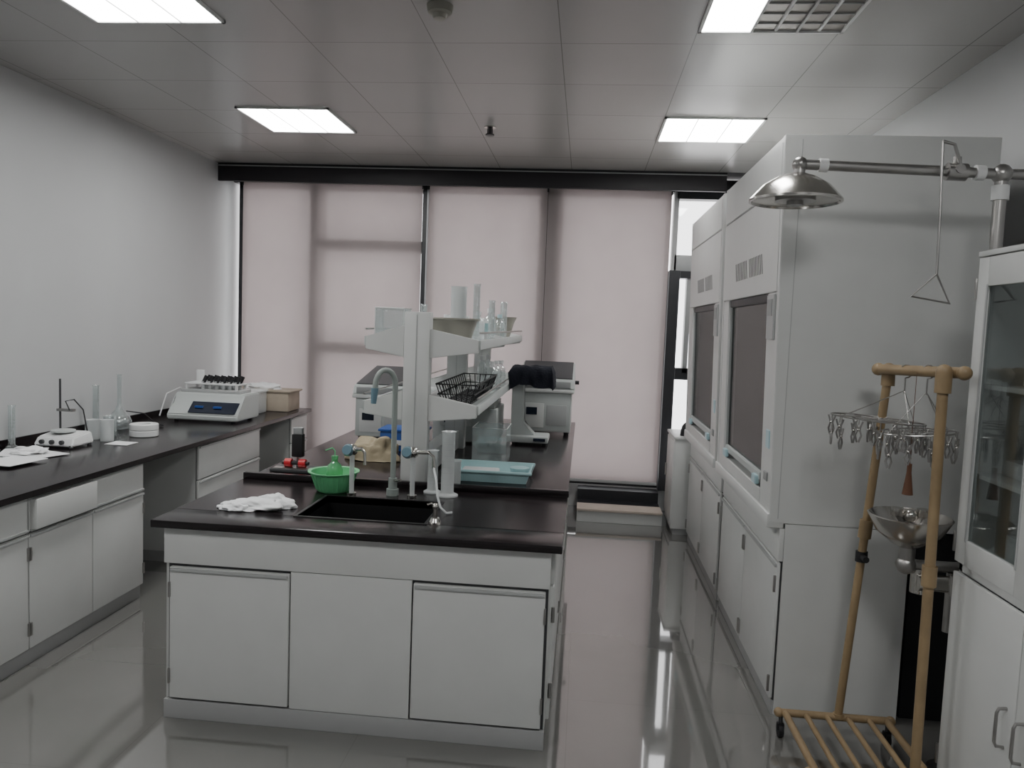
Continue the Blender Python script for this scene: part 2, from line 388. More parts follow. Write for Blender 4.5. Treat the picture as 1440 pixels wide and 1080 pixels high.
ZT=.8015
b=B('gooseneck_faucet');x,y=-.845,3.40
b.cyl((x,y,.8005),(x,y,.83),.028,'pinktube').cyl((x,y,.83),(x,y,.88),.02,'pinktube')
pts=[(x,y,.85),(x,y,1.0),(x,y,1.15),(x,y,1.30)]+[(x-.038+.038*math.cos(t),y-.03*(1-math.cos(t)),1.31+.065*math.sin(t)) for t in [i*math.pi/10 for i in range(1,11)]]+[(x-.078,y-.062,1.28)]
b.tube(pts,.0125,'pinktube',14)
b.cyl((x-.078,y-.062,1.295),(x-.082,y-.064,1.225),.017,'valve',r2=.012)
b.tube([(x,y,.87),(x+.03,y-.04,.875),(x+.05,y-.06,.885)],.006,'chrome')
b.done()
def tap(x,y,dx,dy,h=.21):
    b=B('lab_tap');b.cyl((x,y,.8005),(x,y,.815),.022,'chrome').cyl((x,y,.81),(x,y,.8+h-.02),.011,'frost')
    b.sph((x,y,.8+h),.026,'chrome').cyl((x-dx*.3,y-dy*.3-.02,.8+h),(x-dx*.3,y-dy*.3-.045,.8+h+.005),.028,'valve',r2=.021)
    b.cyl((x,y,.8+h),(x+dx,y+dy,.8+h+.01),.009,'chrome')
    b.tube([(x+dx,y+dy,.8+h+.01),(x+dx*1.3,y+dy*1.3,.8+h-.005),(x+dx*1.35,y+dy*1.35,.8+h-.06)],.007,'chrome')
    return b.done()
tap(-1.02,3.34,.05,-.02);tap(-.745,3.36,.08,-.04)
b=B('deck_nozzle');x,y=-.565,2.985
b.cyl((x,y,.8005),(x,y,.815),.025,'chrome',r2=.018).cyl((x,y,.81),(x,y,.85),.009,'chrome').sph((x,y,.862),.014,'chrome')
b.tube([(x,y,.86),(x-.015,y-.01,.875),(x-.03,y-.015,.87)],.005,'chrome');b.done()
b=B('rubber_hose')
b.tube([(-.635,3.29,.955),(-.62,3.22,.96),(-.60,3.17,.93),(-.585,3.13,.87),(-.565,3.10,.83),(-.54,3.1,.808),(-.52,3.12,.8065)],.005,'frost');b.done()
b=B('green_plastic_basin');c=(-1.13,3.42,.8005)
b.lathe(c,[(0,0),(.07,0),(.078,.006),(.105,.085),(.118,.09),(.118,.094),(.103,.092),(.074,.012),(0,.008)],'green',seg=36)
for k in range(24):
    a=2*math.pi*k/24;b.cyl((c[0]+.079*math.cos(a),c[1]+.079*math.sin(a),c[2]+.01),(c[0]+.105*math.cos(a),c[1]+.105*math.sin(a),c[2]+.083),.0022,'green',seg=5)
b.done()
b=B('wash_bottle');c=(-1.13,3.43,.81)
b.lathe(c,[(0,0),(.035,0),(.037,.01),(.037,.085),(.03,.11),(.014,.125),(.014,.135),(.016,.137),(.016,.152),(0,.155)],'greend',seg=20)
b.tube([(c[0],c[1],.95),(c[0],c[1],.985),(c[0]-.012,c[1],.998),(c[0]-.045,c[1],.985)],.003,'green');b.done()
b=B('white_rag');b.blob((-1.335,3.03,.8012),(.125,.08,.035),'cloth',.5,1.6,5,3).blob((-1.27,3.06,.8012),(.09,.06,.045),'cloth',.4,1.8,5,9).blob((-1.40,3.0,.8012),(.07,.055,.028),'cloth',.4,1.9,5,5);b.done(180)
b=B('black_red_clamp_stand');x,y=-1.46,3.83
b.box((x-.12,y-.08,ZT),(x+.12,y+.06,ZT+.016),'dark',.004).box((x-.11,y-.07,ZT+.016),(x+.11,y-.02,ZT+.02),'steel')
b.cyl((x+.0,y,ZT+.01),(x,y,ZT+.22),.008,'steel').box((x-.028,y-.02,ZT+.07),(x+.03,y+.02,ZT+.19),'blackm',.006)
b.box((x-.02,y-.022,ZT+.19),(x+.028,y+.01,ZT+.225),'grey',.004)
b.cyl((x-.055,y-.03,ZT+.042),(x-.02,y-.03,ZT+.042),.022,'red').cyl((x+.02,y-.03,ZT+.042),(x+.055,y-.03,ZT+.042),.022,'red')
b.cyl((x-.07,y-.03,ZT+.042),(x+.07,y-.03,ZT+.042),.01,'blackm');b.done()
b=B('pale_blue_tray');x0,x1,y0,y1=-.65,-.24,3.78,4.05
b.box((x0+.02,y0+.02,ZT),(x1-.02,y1-.02,ZT+.01),'cyan')
for a,c in [((x0,y0),(x1,y0)),((x1,y0),(x1,y1)),((x1,y1),(x0,y1)),((x0,y1),(x0,y0))]:
    ax,ay=a;cx_,cy_=c;mx,my=(x0+x1)/2,(y0+y1)/2
    f=lambda px,py,k:(mx+(px-mx)*k,my+(py-my)*k)
    A=f(ax,ay,.88);C=f(cx_,cy_,.88);A2=f(ax,ay,.84);C2=f(cx_,cy_,.84);D=f(ax,ay,1);E=f(cx_,cy_,1);D2=f(ax,ay,.96);E2=f(cx_,cy_,.96)
    b.hexa([(*A,ZT),(*C,ZT),(*C2,ZT),(*A2,ZT),(*D,ZT+.055),(*E,ZT+.055),(*E2,ZT+.055),(*D2,ZT+.055)],'cyan')
b.tube([(x0-.005,y0-.005,ZT+.056),(x1+.005,y0-.005,ZT+.056),(x1+.005,y1+.005,ZT+.056),(x0-.005,y1+.005,ZT+.056)],.008,'cyan',closed=True)
b.cyl((x1-.06,y0+.07,ZT+.012),(x1-.06,y0+.07,ZT+.075),.035,'cyan',r2=.05).box((x0+.05,y0+.05,ZT+.012),(x0+.24,y0+.17,ZT+.05),'plastic',.01);b.done()
cylinder_grad(-.60,3.45,ZT-.001,.03,.30,'frost');cylinder_grad(-.68,3.50,ZT-.001,.024,.2,'frost')
beaker(-.62,3.70,ZT,.042,.12,'frost')
b=B('acrylic_box');x0,x1,y0,y1,h=-.62,-.42,4.35,4.6,.2
b.box((x0,y0,ZT),(x1,y1,ZT+.006),'acryl')
for A,C in [((x0,y0),(x1,y0+.004)),((x0,y1-.004),(x1,y1)),((x0,y0),(x0+.004,y1)),((x1-.004,y0),(x1,y1))]:b.box((A[0],A[1],ZT+.006),(C[0],C[1],ZT+h),'acryl')
b.tube([(x0,y0,ZT+h),(x1,y0,ZT+h),(x1,y1,ZT+h),(x0,y1,ZT+h)],.003,'plastic',closed=True)
b.done()
b=B('tan_cloth_bag');b.blob((-1.17,4.25,ZT+.001),(.15,.09,.13),'tan',.35,1.5,5,2);b.done(180)
b=B('blue_storage_box');b.box((-1.22,4.55,ZT),(-.95,4.75,ZT+.12),'blue',.008).box((-1.23,4.54,ZT+.12),(-.94,4.76,ZT+.135),'blue',.005).box((-1.12,4.535,ZT+.04),(-1.05,4.55,ZT+.07),'plastic',.003);b.done()
def shaker(x0,x1,y0,y1,h,name='water_bath_shaker'):
    b=B(name);z=ZT+.02
    for xx in (x0+.05,x1-.05):
        for yy in (y0+.05,y1-.05):b.cyl((xx,yy,ZT),(xx,yy,z+.005),.018,'blackm')
    b.box((x0+.02,y0,z),(x1-.02,y1,z+h*.58),'devgrey',.012)
    b.box((x0,y0-.012,z+h*.58),(x1,y1,z+h*.64),'white',.008)
    # sloping lid with dark window and edge rails
    b.hexa([(x0,y0-.01,z+h*.64),(x1,y0-.01,z+h*.64),(x1,y1,z+h*.64),(x0,y1,z+h*.64),(x0+.008,y0+.01,z+h*.78),(x1-.008,y0+.01,z+h*.78),(x1-.008,y1-.01,z+h),(x0+.008,y1-.01,z+h)],'devgrey',.006)
    b.hexa([(x0+.02,y0+.02,z+h*.79),(x1-.02,y0+.02,z+h*.79),(x1-.02,y1-.03,z+h*1.0),(x0+.02,y1-.03,z+h*1.0),(x0+.02,y0+.02,z+h*.80),(x1-.02,y0+.02,z+h*.80),(x1-.02,y1-.03,z+h*1.01),(x0+.02,y1-.03,z+h*1.01)],'dark')
    b.box((x0+.03,y0-.014,z+h*.66),(x1-.03,y0-.008,z+h*.75),'grey',.002)
    b.box((x0+.05,y0-.004,z+.03),(x0+.20,y0+.004,z+h*.42),'white',.003).box((x0+.07,y0-.007,z+h*.25),(x0+.15,y0-.003,z+h*.36),'screen')
    b.box((x1-.2,y0-.004,z+.05),(x1-.05,y0,z+h*.4),'whited',.002)
    b.cyl((x1,(y0+y1)/2,z+h*.72),(x1+.03,(y0+y1)/2,z+h*.72),.015,'blackm')
    return b.done()
shaker(-.475,-.055,5.62,6.05,.50)
shaker(-1.52,-1.10,4.95,5.5,.44)
b=B('dry_bath_incubator');z=ZT
b.box((-.98,4.98,z+.012),(-.55,5.42,z+.24),'devgrey',.012).box((-.96,5.0,z+.24),(-.57,5.40,z+.28),'white',.01)
b.box((-.93,4.972,z+.12),(-.72,4.985,z+.2),'white',.003).box((-.9,4.968,z+.14),(-.8,4.974,z+.18),'screen')
for xx in (-.93,-.6):
    for yy in (5.03,5.37):b.cyl((xx,yy,z),(xx,yy,z+.015),.015,'blackm')
b.done()
b=B('covered_balance');x,y=-.37,5.18
b.box((x-.10,y-.12,ZT+.015),(x+.16,y+.12,ZT+.06),'devgrey',.015)
for sx_ in (-.07,.13):
    for sy_ in (-.09,.09):b.cyl((x+sx_,y+sy_,ZT),(x+sx_,y+sy_,ZT+.02),.014,'blackm')
b.prism([(x-.10,ZT+.05),(x+.07,ZT+.05),(x-.02,ZT+.14),(x-.025,ZT+.47),(x-.10,ZT+.47)],1,y-.06,y+.08,'devgrey',.006)
b.box((x-.10,y-.08,ZT+.44),(x+.15,y+.1,ZT+.50),'devgrey',.01)
b.box((x+.06,y-.13,ZT+.03),(x+.14,y-.118,ZT+.05),'screen')
b.done()
def drape(name,x0,x1,y0,y1,zt_,drop,m,seed=1):
    b=B(name);b2=bmesh.new();n=28;g=[]
    ex=.05
    for i in range(n+1):
        row=[]
        for j in range(n+1):
            u=i/n;v=j/n
            X=x0-ex+(x1-x0+2*ex)*u;Y=y0-ex+(y1-y0+2*ex)*v
            ox=max(x0-X,X-x1,0);oy=max(y0-Y,Y-y1,0);d=max(ox,oy)
            Z=zt_-(d/ex)**.8*drop*(1+.35*noise.noise(V((X*9,Y*9,seed))))
            X2=min(max(X,x0-.012),x1+.012) if d>0 else X;Y2=min(max(Y,y0-.012),y1+.012) if d>0 else Y
            k=.012*noise.noise(V((X*20,Y*20,seed+3)))
            row.append(b2.verts.new((X2+k*2*(d>0),Y2+k*2*(d>0),Z+k)))
        g.append(row)
    for i in range(n):
        for j in range(n):b2.faces.new((g[i][j],g[i+1][j],g[i+1][j+1],g[i][j+1]))
    b._merge(b2,m);return b.done(70)
drape('navy_dust_cloth',-.475,-.205,5.08,5.30,ZT+.525,.14,'navy')
b=B('black_wire_basket');x0,x1,y0,y1,z0=-.72,-.52,3.72,4.60,1.195
for k,(e,z) in enumerate([(0.03,z0+.005),(0.01,z0+.05),(0,z0+.10)]):
    b.tube([(x0+e,y0+e,z),(x1-e,y0+e,z),(x1-e,y1-e,z),(x0+e,y1-e,z)],.0045,'blackm',closed=True,seg=6)
for i in range(7):
    t=i/6;X=x0+(x1-x0)*t;xx=x0+.03+(x1-x0-.06)*t
    b.tube([(X,y0,z0+.10),(xx,y0+.03,z0+.005),(xx,y1-.03,z0+.005),(X,y1,z0+.10)],.003,'blackm',seg=5)
for i in range(1,13):
    t=i/13;Y=y0+(y1-y0)*t;yy=y0+.03+(y1-y0-.06)*t
    b.tube([(x0,Y,z0+.10),(x0+.03,yy,z0+.005),(x1-.03,yy,z0+.005),(x1,Y,z0+.10)],.003,'blackm',seg=5)
b.done()
for i,(x,y,h) in enumerate([(-.56,4.70,.18),(-.66,4.98,.2),(-.57,5.02,.17),(-.65,5.2,.2),(-.57,5.3,.16)]):
    bottle(x,y,1.1905,.035,h,'acryl','plastic')
zs=1.5045
b=B('acrylic_container');x0,x1,y0,y1,h=-1.03,-.885,3.70,3.84,.155
b.box((x0,y0,zs),(x1,y1,zs+.008),'acryl',.003)
for A,C in [((x0,y0),(x1,y0+.006)),((x0,y1-.006),(x1,y1)),((x0,y0),(x0+.006,y1)),((x1-.006,y0),(x1,y1))]:b.box((A[0],A[1],zs+.008),(C[0],C[1],zs+h),'acryl',.002)
b.tube([(x0,y0,zs+h),(x1,y0,zs+h),(x1,y1,zs+h),(x0,y1,zs+h)],.004,'plastic',closed=True)
for (xx,yy) in ((x0,y0),(x1,y0),(x0,y1),(x1,y1)):b.cyl((xx,yy,zs),(xx,yy,zs+h),.0035,'frost',seg=8)
b.done()
b=B('enamel_basin');b.lathe((-.70,3.93,1.5055),[(0,.0),(.10,.0),(.115,.01),(.145,.105),(.16,.11),(.16,.118),(.14,.114),(.108,.016),(0,.012)],'olive',seg=40);b.done()
beaker(-.72,4.32,1.5055,.045,.30,'frost','plastic_measuring_cup')
cylinder_grad(-.62,4.34,zs,.02,.32);cylinder_grad(-.57,4.66,zs,.02,.24)
bottle(-.66,4.72,zs,.04,.17,'frost');bottle(-.55,4.92,zs,.035,.16,'acryl','ltblue');beaker(-.66,4.95,zs,.045,.1,'cyan','blue_beaker')
b=B('dark_bowl');b.lathe((-.60,5.5,zs),[(0,0),(.06,0),(.09,.11),(.11,.15),(.105,.15),(.055,.01),(0,.008)],'olive',seg=30);b.done()
cylinder_grad(-.56,5.24,zs,.025,.25);cylinder_grad(-.98,4.6,zs,.02,.2);bottle(-.64,5.14,zs,.045,.2,'acryl')
bottle(-.95,5.2,zs,.04,.15)

# ------------------------------------------------------------------ left wall bench
XB=-2.36
b=B('wall_lab_bench')
b.box((XL+.002,1.2,.77),(XB,6.5,.80),'black',.003)
b.box((XL+.002,1.2,.80),(XL+.014,6.5,.84),'black')
xf=XB-.035
def unit(y0,y1,kind):
    b.box((XL+.02,y0,.07),(xf-.018,y1,.77),'white')
    b.box((XL+.02,y0,.0),(xf-.05,y1,.07),'plinth')
    b.box((xf-.04,y0,0),(xf-.02,y1,.07),'plinth')
    b.box((xf-.0185,y0+.004,.075),(xf-.012,y1-.004,.765),'dark')
    if kind=='doors':
        m_=(y0+y1)/2
        for a,c in ((y0+.004,m_-.003),(m_+.003,y1-.004)):
            b.box((xf-.018,a,.61),(xf+.002,c,.765),'white',.004)
            b.box((xf-.018,a,.08),(xf+.002,c,.60),'white',.004)
            b.box((xf-.0,a+.004,.585),(xf+.012,c-.004,.598),'whited',.003)
            b.box((xf-.0,a+.004,.61),(xf+.012,c-.004,.622),'whited',.003)
        for yy in (y0+.002,y1-.012):
            for zz in (.17,.51):b.box((xf-.004,yy,zz-.03),(xf+.010,yy+.010,zz+.03),'steel',.002)
    else:
        zz=[.08,.31,.54,.765]
        for i in range(3):
            b.box((xf-.018,y0+.004,zz[i]+.004),(xf+.002,y1-.004,zz[i+1]-.004),'white',.004)
            b.box((xf-.0,y0+.01,zz[i+1]-.022),(xf+.012,y1-.01,zz[i+1]-.008),'whited',.003)
unit(1.32,2.20,'doors');unit(2.20,3.09,'doors');unit(3.09,3.975,'doors');unit(4.58,5.50,'drawers');unit(6.12,6.48,'drawers')
b.box((xf,3.10,.62),(xf+.035,3.52,.755),'white',.004)
b.box((XL+.02,3.975,.2),(XL+.04,4.58,.77),'whited');b.box((XL+.02,5.5,.2),(XL+.04,6.12,.77),'whited')
b.done()
ZL=.8015
b=B('paper_stack')
for i,(x,y,r) in enumerate([(-2.95,3.68,.2),(-2.9,3.80,-.3),(-3.0,3.84,.5),(-2.86,3.58,-.1)]):
    b.box((x-.105,y-.12,ZL+i*.004),(x+.105,y+.12,ZL+i*.004+.003),'paper',rot=Matrix.Rotation(r,4,'Z'))
b.blob((-2.95,3.82,ZL+.015),(.09,.07,.03),'cloth',.4,1.8,4,4);b.done(60)
b=B('magnetic_stirrer');x,y=-2.98,4.14
b.hexa([(x-.12,y-.1,ZL+.01),(x+.12,y-.1,ZL+.01),(x+.12,y+.1,ZL+.01),(x-.12,y+.1,ZL+.01),(x-.11,y-.07,ZL+.06),(x+.11,y-.07,ZL+.06),(x+.11,y+.09,ZL+.08),(x-.11,y+.09,ZL+.08)],'plastic',.008)
b.cyl((x-.02,y+.02,ZL+.078),(x-.02,y+.02,ZL+.088),.065,'devgrey').cyl((x-.08,y+.08,ZL+.05),(x-.08,y+.08,ZL+.38),.006,'dark')
for k in (-.06,0,.06):b.cyl((x+k,y-.098,ZL+.035),(x+k,y-.112,ZL+.035),.013,'dark')
for sx_ in (-.1,.1):
    for sy_ in(-.08,.08):b.cyl((x+sx_,y+sy_,ZL),(x+sx_,y+sy_,ZL+.015),.012,'dark')
b.tube([(x+.0,y+.05,ZL+.2),(x-.04,y+.07,ZL+.25),(x+.0,y+.09,ZL+.26),(x+.05,y+.1,ZL+.2),(x+.07,y+.105,ZL+.08),(x+.10,y+.11,ZL+.01)],.004,'blackm')
b.box((x-.09,y+.06,ZL+.19),(x+.01,y+.09,ZL+.205),'steel');b.done()
cylinder_grad(-3.19,3.86,ZL,.02,.22);cylinder_grad(-3.185,3.99,ZL,.018,.24);cylinder_grad(-3.16,4.70,ZL,.02,.30);
beaker(-2.98,4.40,ZL,.042,.12,'frost');beaker(-2.86,4.36,ZL,.038,.13,'frost');beaker(-2.95,4.53,ZL,.04,.13,'acryl')
b=B('volumetric_flask');b.lathe((-3.10,4.86,ZL),[(0,0),(.06,0),(.075,.02),(.078,.05),(.06,.09),(.024,.13),(.015,.16),(.015,.36),(.02,.365),(.013,.365),(.012,.15),(.06,.05),(0,.008)],'acryl');b.done()
b=B('paper_towel');b.box((-2.80,4.24,ZL),(-2.66,4.36,ZL+.003),'paper');b.done()
b=B('tape_roll');x,y=-2.78,4.62
for k in (0,.04):b.lathe((x,y,ZL+k),[(.04,0),(.083,0),(.086,.004),(.086,.034),(.083,.038),(.04,.038),(.038,.034),(.038,.004),(.04,0)],'plastic',seg=40)
b.done()
b=B('power_cable')
b.tube([(-3.14,5.0,ZL+.1),(-3.05,5.07,ZL+.08),(-3.0,5.12,ZL+.01),(-2.9,5.05,ZL+.006),(-2.92,4.97,ZL+.006),(-3.08,4.98,ZL+.006),(-3.2,5.03,ZL+.006)],.004,'blackm');b.done()
b=B('multi_position_heater');x0,x1,y0,y1=-3.04,-2.50,5.34,5.72
b.prism([(y0,ZL+.012),(y1,ZL+.012),(y1,ZL+.20),(y0+.13,ZL+.20),(y0+.10,ZL+.14),(y0,ZL+.05)],0,x0,x1,'devgrey',.008)
b.hexa([(x0+.16,y0+.008,ZL+.064),(x1-.02,y0+.008,ZL+.064),(x1-.02,y0+.09,ZL+.137),(x0+.16,y0+.09,ZL+.137),(x0+.16,y0+.004,ZL+.068),(x1-.02,y0+.004,ZL+.068),(x1-.02,y0+.086,ZL+.141),(x0+.16,y0+.086,ZL+.141)],'screen')
for k in (.18,.32):b.box((x0+k+.02,y0+.03,ZL+.100),(x0+k+.08,y0+.06,ZL+.113),'blue')
for xx in (x0+.05,x1-.05):
    for yy in (y0+.05,y1-.05):b.cyl((xx,yy,ZL),(xx,yy,ZL+.02),.016,'dark')
b.box((x0+.03,y0+.15,ZL+.20),(x1-.05,y1-.03,ZL+.225),'whited',.004)
b.box((x0+.05,y0+.16,ZL+.26),(x1-.07,y1-.05,ZL+.272),'plastic',.004)
for xx in (x0+.06,x1-.09):b.box((xx,y0+.16,ZL+.225),(xx+.012,y0+.18,ZL+.26),'plastic');b.box((xx,y1-.07,ZL+.225),(xx+.012,y1-.05,ZL+.26),'plastic')
for i in range(6):
    xx=x0+.18+i*.052
    for yy in (y0+.20,y0+.26):
        b.cyl((xx,yy,ZL+.22),(xx+.0,yy,ZL+.285),.015,'frost').cyl((xx,yy,ZL+.272),(xx+.02,yy+.01,ZL+.325),.015,'blackm')
b.box((x0+.06,y1-.06,ZL+.27),(x0+.12,y1-.04,ZL+.36),'plastic',.004)
b.tube([(x0,y1-.05,ZL+.15),(x0-.05,y1-.1,ZL+.22),(x0-.09,y1-.22,ZL+.18),(x0-.1,y1-.30,ZL+.02)],.005,'plastic')
b.done()
b=B('plastic_storage_box');b.box((-2.98,5.86,ZL),(-2.60,6.10,ZL+.17),'frost',.01).box((-2.99,5.85,ZL+.17),(-2.59,6.11,ZL+.185),'frost',.005).box((-2.9,5.9,ZL+.005),(-2.7,6.05,ZL+.08),'blue');b.done()
b=B('cardboard_tray');b.box((-2.93,6.16,ZL),(-2.44,6.42,ZL+.16),'wood',.006).box((-2.95,6.15,ZL+.16),(-2.42,6.43,ZL+.175),'wood',.004).blob((-2.72,6.29,ZL+.175),(.16,.09,.05),'paper',.3,2,4,1);b.done()

# ------------------------------------------------------------------ fume hoods
def hood(y0,y1):
    b=B('fume_hood');zt_=2.406
    xt,xb_=.765,.80;xbk=1.59;zc=.86
    fx=lambda z:xt+(xb_-xt)*(zt_-z)/(zt_-zc)
    t=.035;ya_,yb_=y0+t+.001,y1-t-.001
    for a in (y0,y1-t):
        b.prism([(fx(zc),.82),(xbk,.82),(xbk,zt_),(fx(zt_),zt_)],1,a,a+t,'white',.003)
    b.box((.832,y0-.0012,.84),(.835,y0+.001,zt_-.02),'whited')
    b.box((xt+.004,ya_,zt_-.02),(xbk,yb_,zt_-.002),'white')
    b.box((xbk-.02,ya_,.82),(xbk-.001,yb_,zt_-.021),'liner')
    def panel(ya,yb,za,zb2,m='white',off=0.,th=.02,bev=.003):
        b.hexa([(fx(za)-off,ya,za),(fx(za)-off+th,ya,za),(fx(za)-off+th,yb,za),(fx(za)-off,yb,za),(fx(zb2)-off,ya,zb2),(fx(zb2)-off+th,ya,zb2),(fx(zb2)-off+th,yb,zb2),(fx(zb2)-off,yb,zb2)],m,bev)
    panel(ya_,y0+.20,.861,1.779,'white',-.002,.05);panel(y1-.18,yb_,.861,1.779,'white',-.002,.05)
    panel(ya_,yb_,1.78,2.20,'white',.002,.03);panel(ya_,yb_,2.206,2.384,'white',.002,.03)
    panel(ya_,yb_,2.199,2.208,'grey',-.003,.02,0)
    for g in (0,1):
        for i in range(9):
            yy=y0+.30+g*.33+i*.032;za,zb2=1.87,1.96
            q=.03
            X0,X1=fx(za)-.0032,fx(zb2)-.0032
            b.hexa([(X0,yy,za),(X0+.003,yy,za),(X0+.003,yy+.010,za),(X0,yy+.010,za),(X1,yy+q,zb2),(X1+.003,yy+q,zb2),(X1+.003,yy+q+.010,zb2),(X1,yy+q+.010,zb2)],'dark')
    ya,yb=y0+.201,y1-.181
    panel(ya,ya+.03,.93,1.739,'dark',-.012,.02);panel(yb-.03,yb,.93,1.739,'grey',-.012,.02)
    panel(ya+.03,yb-.03,.955,.99,'devgrey',-.004,.03);panel(ya,yb,1.74,1.779,'dark',-.01,.02)
    panel(ya+.03,yb-.03,.99,1.739,'sash',-.02,.005,0)
    panel(ya,yb,.861,.925,'white',.0,.05)
    panel(ya+.05,ya+.12,.932,.972,'ltblue',.012,.02);panel(yb-.12,yb-.05,.932,.972,'ltblue',.012,.02)
    panel(y0+.06,y0+.12,1.12,1.20,'ltblue',.002,.01);panel(y0+.05,y0+.17,1.58,1.77,'whited',.008,.012)
    panel(y0+.07,y0+.15,1.68,1.75,'grey',.011,.004,0)
    panel(y0+.07,y0+.13,.98,1.02,'grey',.004,.008)
    b.box((.85,ya_,.82),(xbk-.021,yb_,.862),'liner')
    b.box((xbk-.10,ya_,.90),(xbk-.09,yb_,2.2),'liner')
    b.box((.86,ya_,.863),(1.48,ya_+.01,1.79),'liner').box((.86,yb_-.01,.863),(1.48,yb_,1.79),'liner')
    b.box((.84,ya_,1.80),(xbk-.021,yb_,1.82),'liner')
    b.box((.79,y0+.002,.80),(.86,y1-.002,.859),'white',.006)
    bx=.845;be=1.365
    b.box((bx+.021,y0,.0),(be,y1,.819),'white')
    b.box((bx,y0,.66),(bx+.0205,y1,.799),'white',.003)
    b.box((bx+.012,y0+.003,.0),(bx+.0205,y1-.003,.06),'plinth')
    b.box((bx+.015,y0+.002,.06),(bx+.0205,y1-.002,.66),'dark')
    m_=(y0+y1)/2
    for a,c in ((y0+.003,m_-.003),(m_+.003,y1-.003)):
        b.box((bx,a,.068),(bx+.014,c,.652),'white',.004)
        b.box((bx-.010,a+.005,.632),(bx+.004,c-.005,.645),'whited',.003)
        for yy in (a+.004,c-.012):
            for zz in (.13,.56):b.box((bx-.010,yy,zz-.035),(bx+.004,yy+.012,zz+.035),'steel',.002)
    return b.done()
hood(3.22,4.50);hood(4.58,5.90)
b=B('exhaust_fan_box');b.box((1.06,3.72,2.4065),(1.46,4.3,2.50),'duct',.03).cyl((1.26,4.0,2.50),(1.26,4.0,2.56),.16,'duct',r2=.12);b.done()
b=B('hood_gap_shade_panel');b.box((1.375,3.30,0),(1.40,3.9,.81),'blackm').box((1.401,3.28,0.0),(1.70,3.30,.80),'blackm');b.done()  # black sheets standing in for the shade in the gap behind the hood base
b=B('small_white_cabinet');b.box((.74,6.02,.05),(1.2,6.48,.76),'white',.004).box((.76,6.04,0),(1.18,6.46,.05),'plinth').box((.73,6.01,.76),(1.21,6.49,.78),'white',.003)
b.box((.733,6.03,.09),(.741,6.47,.74),'white',.003).box((.722,6.43,.4),(.733,6.445,.5),'steel')
b.done()
b=B('black_bag');b.blob((.86,6.10,.7815),(.07,.06,.13),'blackm',.3,1.5,4,8);b.done(180)

# ------------------------------------------------------------------ glass-door cabinet (right)
b=B('glass_door_storage_cabinet');X=1.30;XE=1.775;y0,y1=1.85,2.715;zt_=1.89
b.box((X+.02,y0,.0),(XE,y0+.02,zt_),'white').box((X+.02,y1-.02,0),(XE,y1,zt_),'white').box((XE-.012,y0,.02),(XE,y1,zt_),'white')
b.box((X+.02,y0,zt_-.02),(XE,y1,zt_),'white').box((X+.02,y0,.0),(XE,y1,.07),'white')
b.box((X+.02,y0,.82),(XE,y1,.85),'white')
b.box((X-.002,y0-.004,zt_-.004),(XE,y1+.004,zt_+.014),'white',.003)
for z in (1.15,1.45):b.box((X+.03,y0+.02,z),(XE-.015,y1-.02,z+.015),'white')
ym=(y0+y1)/2
for a,c in ((y0+.002,ym-.002),(ym+.002,y1-.002)):
    z0,z1=.855,zt_-.008;f=.065
    b.box((X,a,z0),(X+.018,a+f,z1),'white',.003).box((X,c-f,z0),(X+.018,c,z1),'white',.003)
    b.box((X,a+f,z0),(X+.018,c-f,z0+f+.02),'white',.003).box((X,a+f,z1-f-.03),(X+.018,c-f,z1),'white',.003)
    b.box((X+.008,a+f,z0+f),(X+.012,c-f,z1-f),'cabglass')
    g=.004
    for q in ((a+f-g,a+f+g),(c-f-g,c-f+g)):b.box((X-.002,q[0],z0+f+.014),(X+.002,q[1],z1-f-.024),'whited')
    b.box((X,a,.075),(X+.018,c,.818),'white',.004)
for yy in (ym-.045,ym+.045):
    b.tube([(X+.002,yy,.52),(X-.022,yy,.518),(X-.028,yy,.505),(X-.028,yy,.415),(X-.022,yy,.402),(X+.002,yy,.40)],.005,'steel')
b.cyl((X-.014,ym+.03,1.3),(X+.002,ym+.03,1.3),.010,'steel')
for yy in (y1-.004,y0-.006):
    for zz in (.16,.76,.92,1.78):b.box((X-.006,yy,zz-.035),(X+.008,yy+.010,zz+.035),'steel',.002)
b.box((1.42,2.36,1.466),(1.68,2.62,1.60),'plastic',.005).box((1.40,2.40,1.166),(1.65,2.65,1.22),'plastic',.005).cyl((1.5,2.2,1.166),(1.5,2.2,1.30),.05,'frost').box((1.4,2.35,.851),(1.7,2.6,.98),'devgrey',.005)
b.cyl((1.45,2.1,1.466),(1.45,2.1,1.6),.04,'frost').cyl((1.45,2.45,1.60),(1.45,2.45,1.68),.04,'frost')
b.done()

# ------------------------------------------------------------------ emergency shower + eyewash
b=B('emergency_shower_eyewash');Y=2.86;xp=1.42
b.cyl((xp,Y,.02),(xp,Y,2.17),.021,'steel').cyl((xp,Y,.0),(xp,Y,.02),.08,'steel')
b.cyl((.735,Y,2.21),(xp,Y,2.19),.018,'steel').sph((xp,Y,2.19),.034,'steel').cyl((xp,Y,2.10),(xp,Y,2.15),.028,'plastic')
b.cyl((xp+.0,Y,2.19),(1.78,Y,2.19),.018,'steel')
b.sph((.735,Y,2.21),.027,'steel').cyl((.735,Y,2.15),(.735,Y,2.21),.02,'steel')
b.cyl((.80,Y,2.208),(.83,Y,2.207),.024,'plastic').cyl((1.33,Y,2.193),(1.36,Y,2.192),.026,'plastic')
b.lathe((.727,Y,2.085),[(0,.095),(.03,.093),(.07,.078),(.115,.05),(.148,.014),(.16,0),(.16,-.008),(.152,-.010),(.147,-.002),(.10,.012),(0,.012)],'chrome',seg=48)
b.cyl((.727,Y,2.080),(.727,Y,2.098),.07,'steel').cyl((.727,Y,2.065),(.727,Y,2.085),.03,'steel')
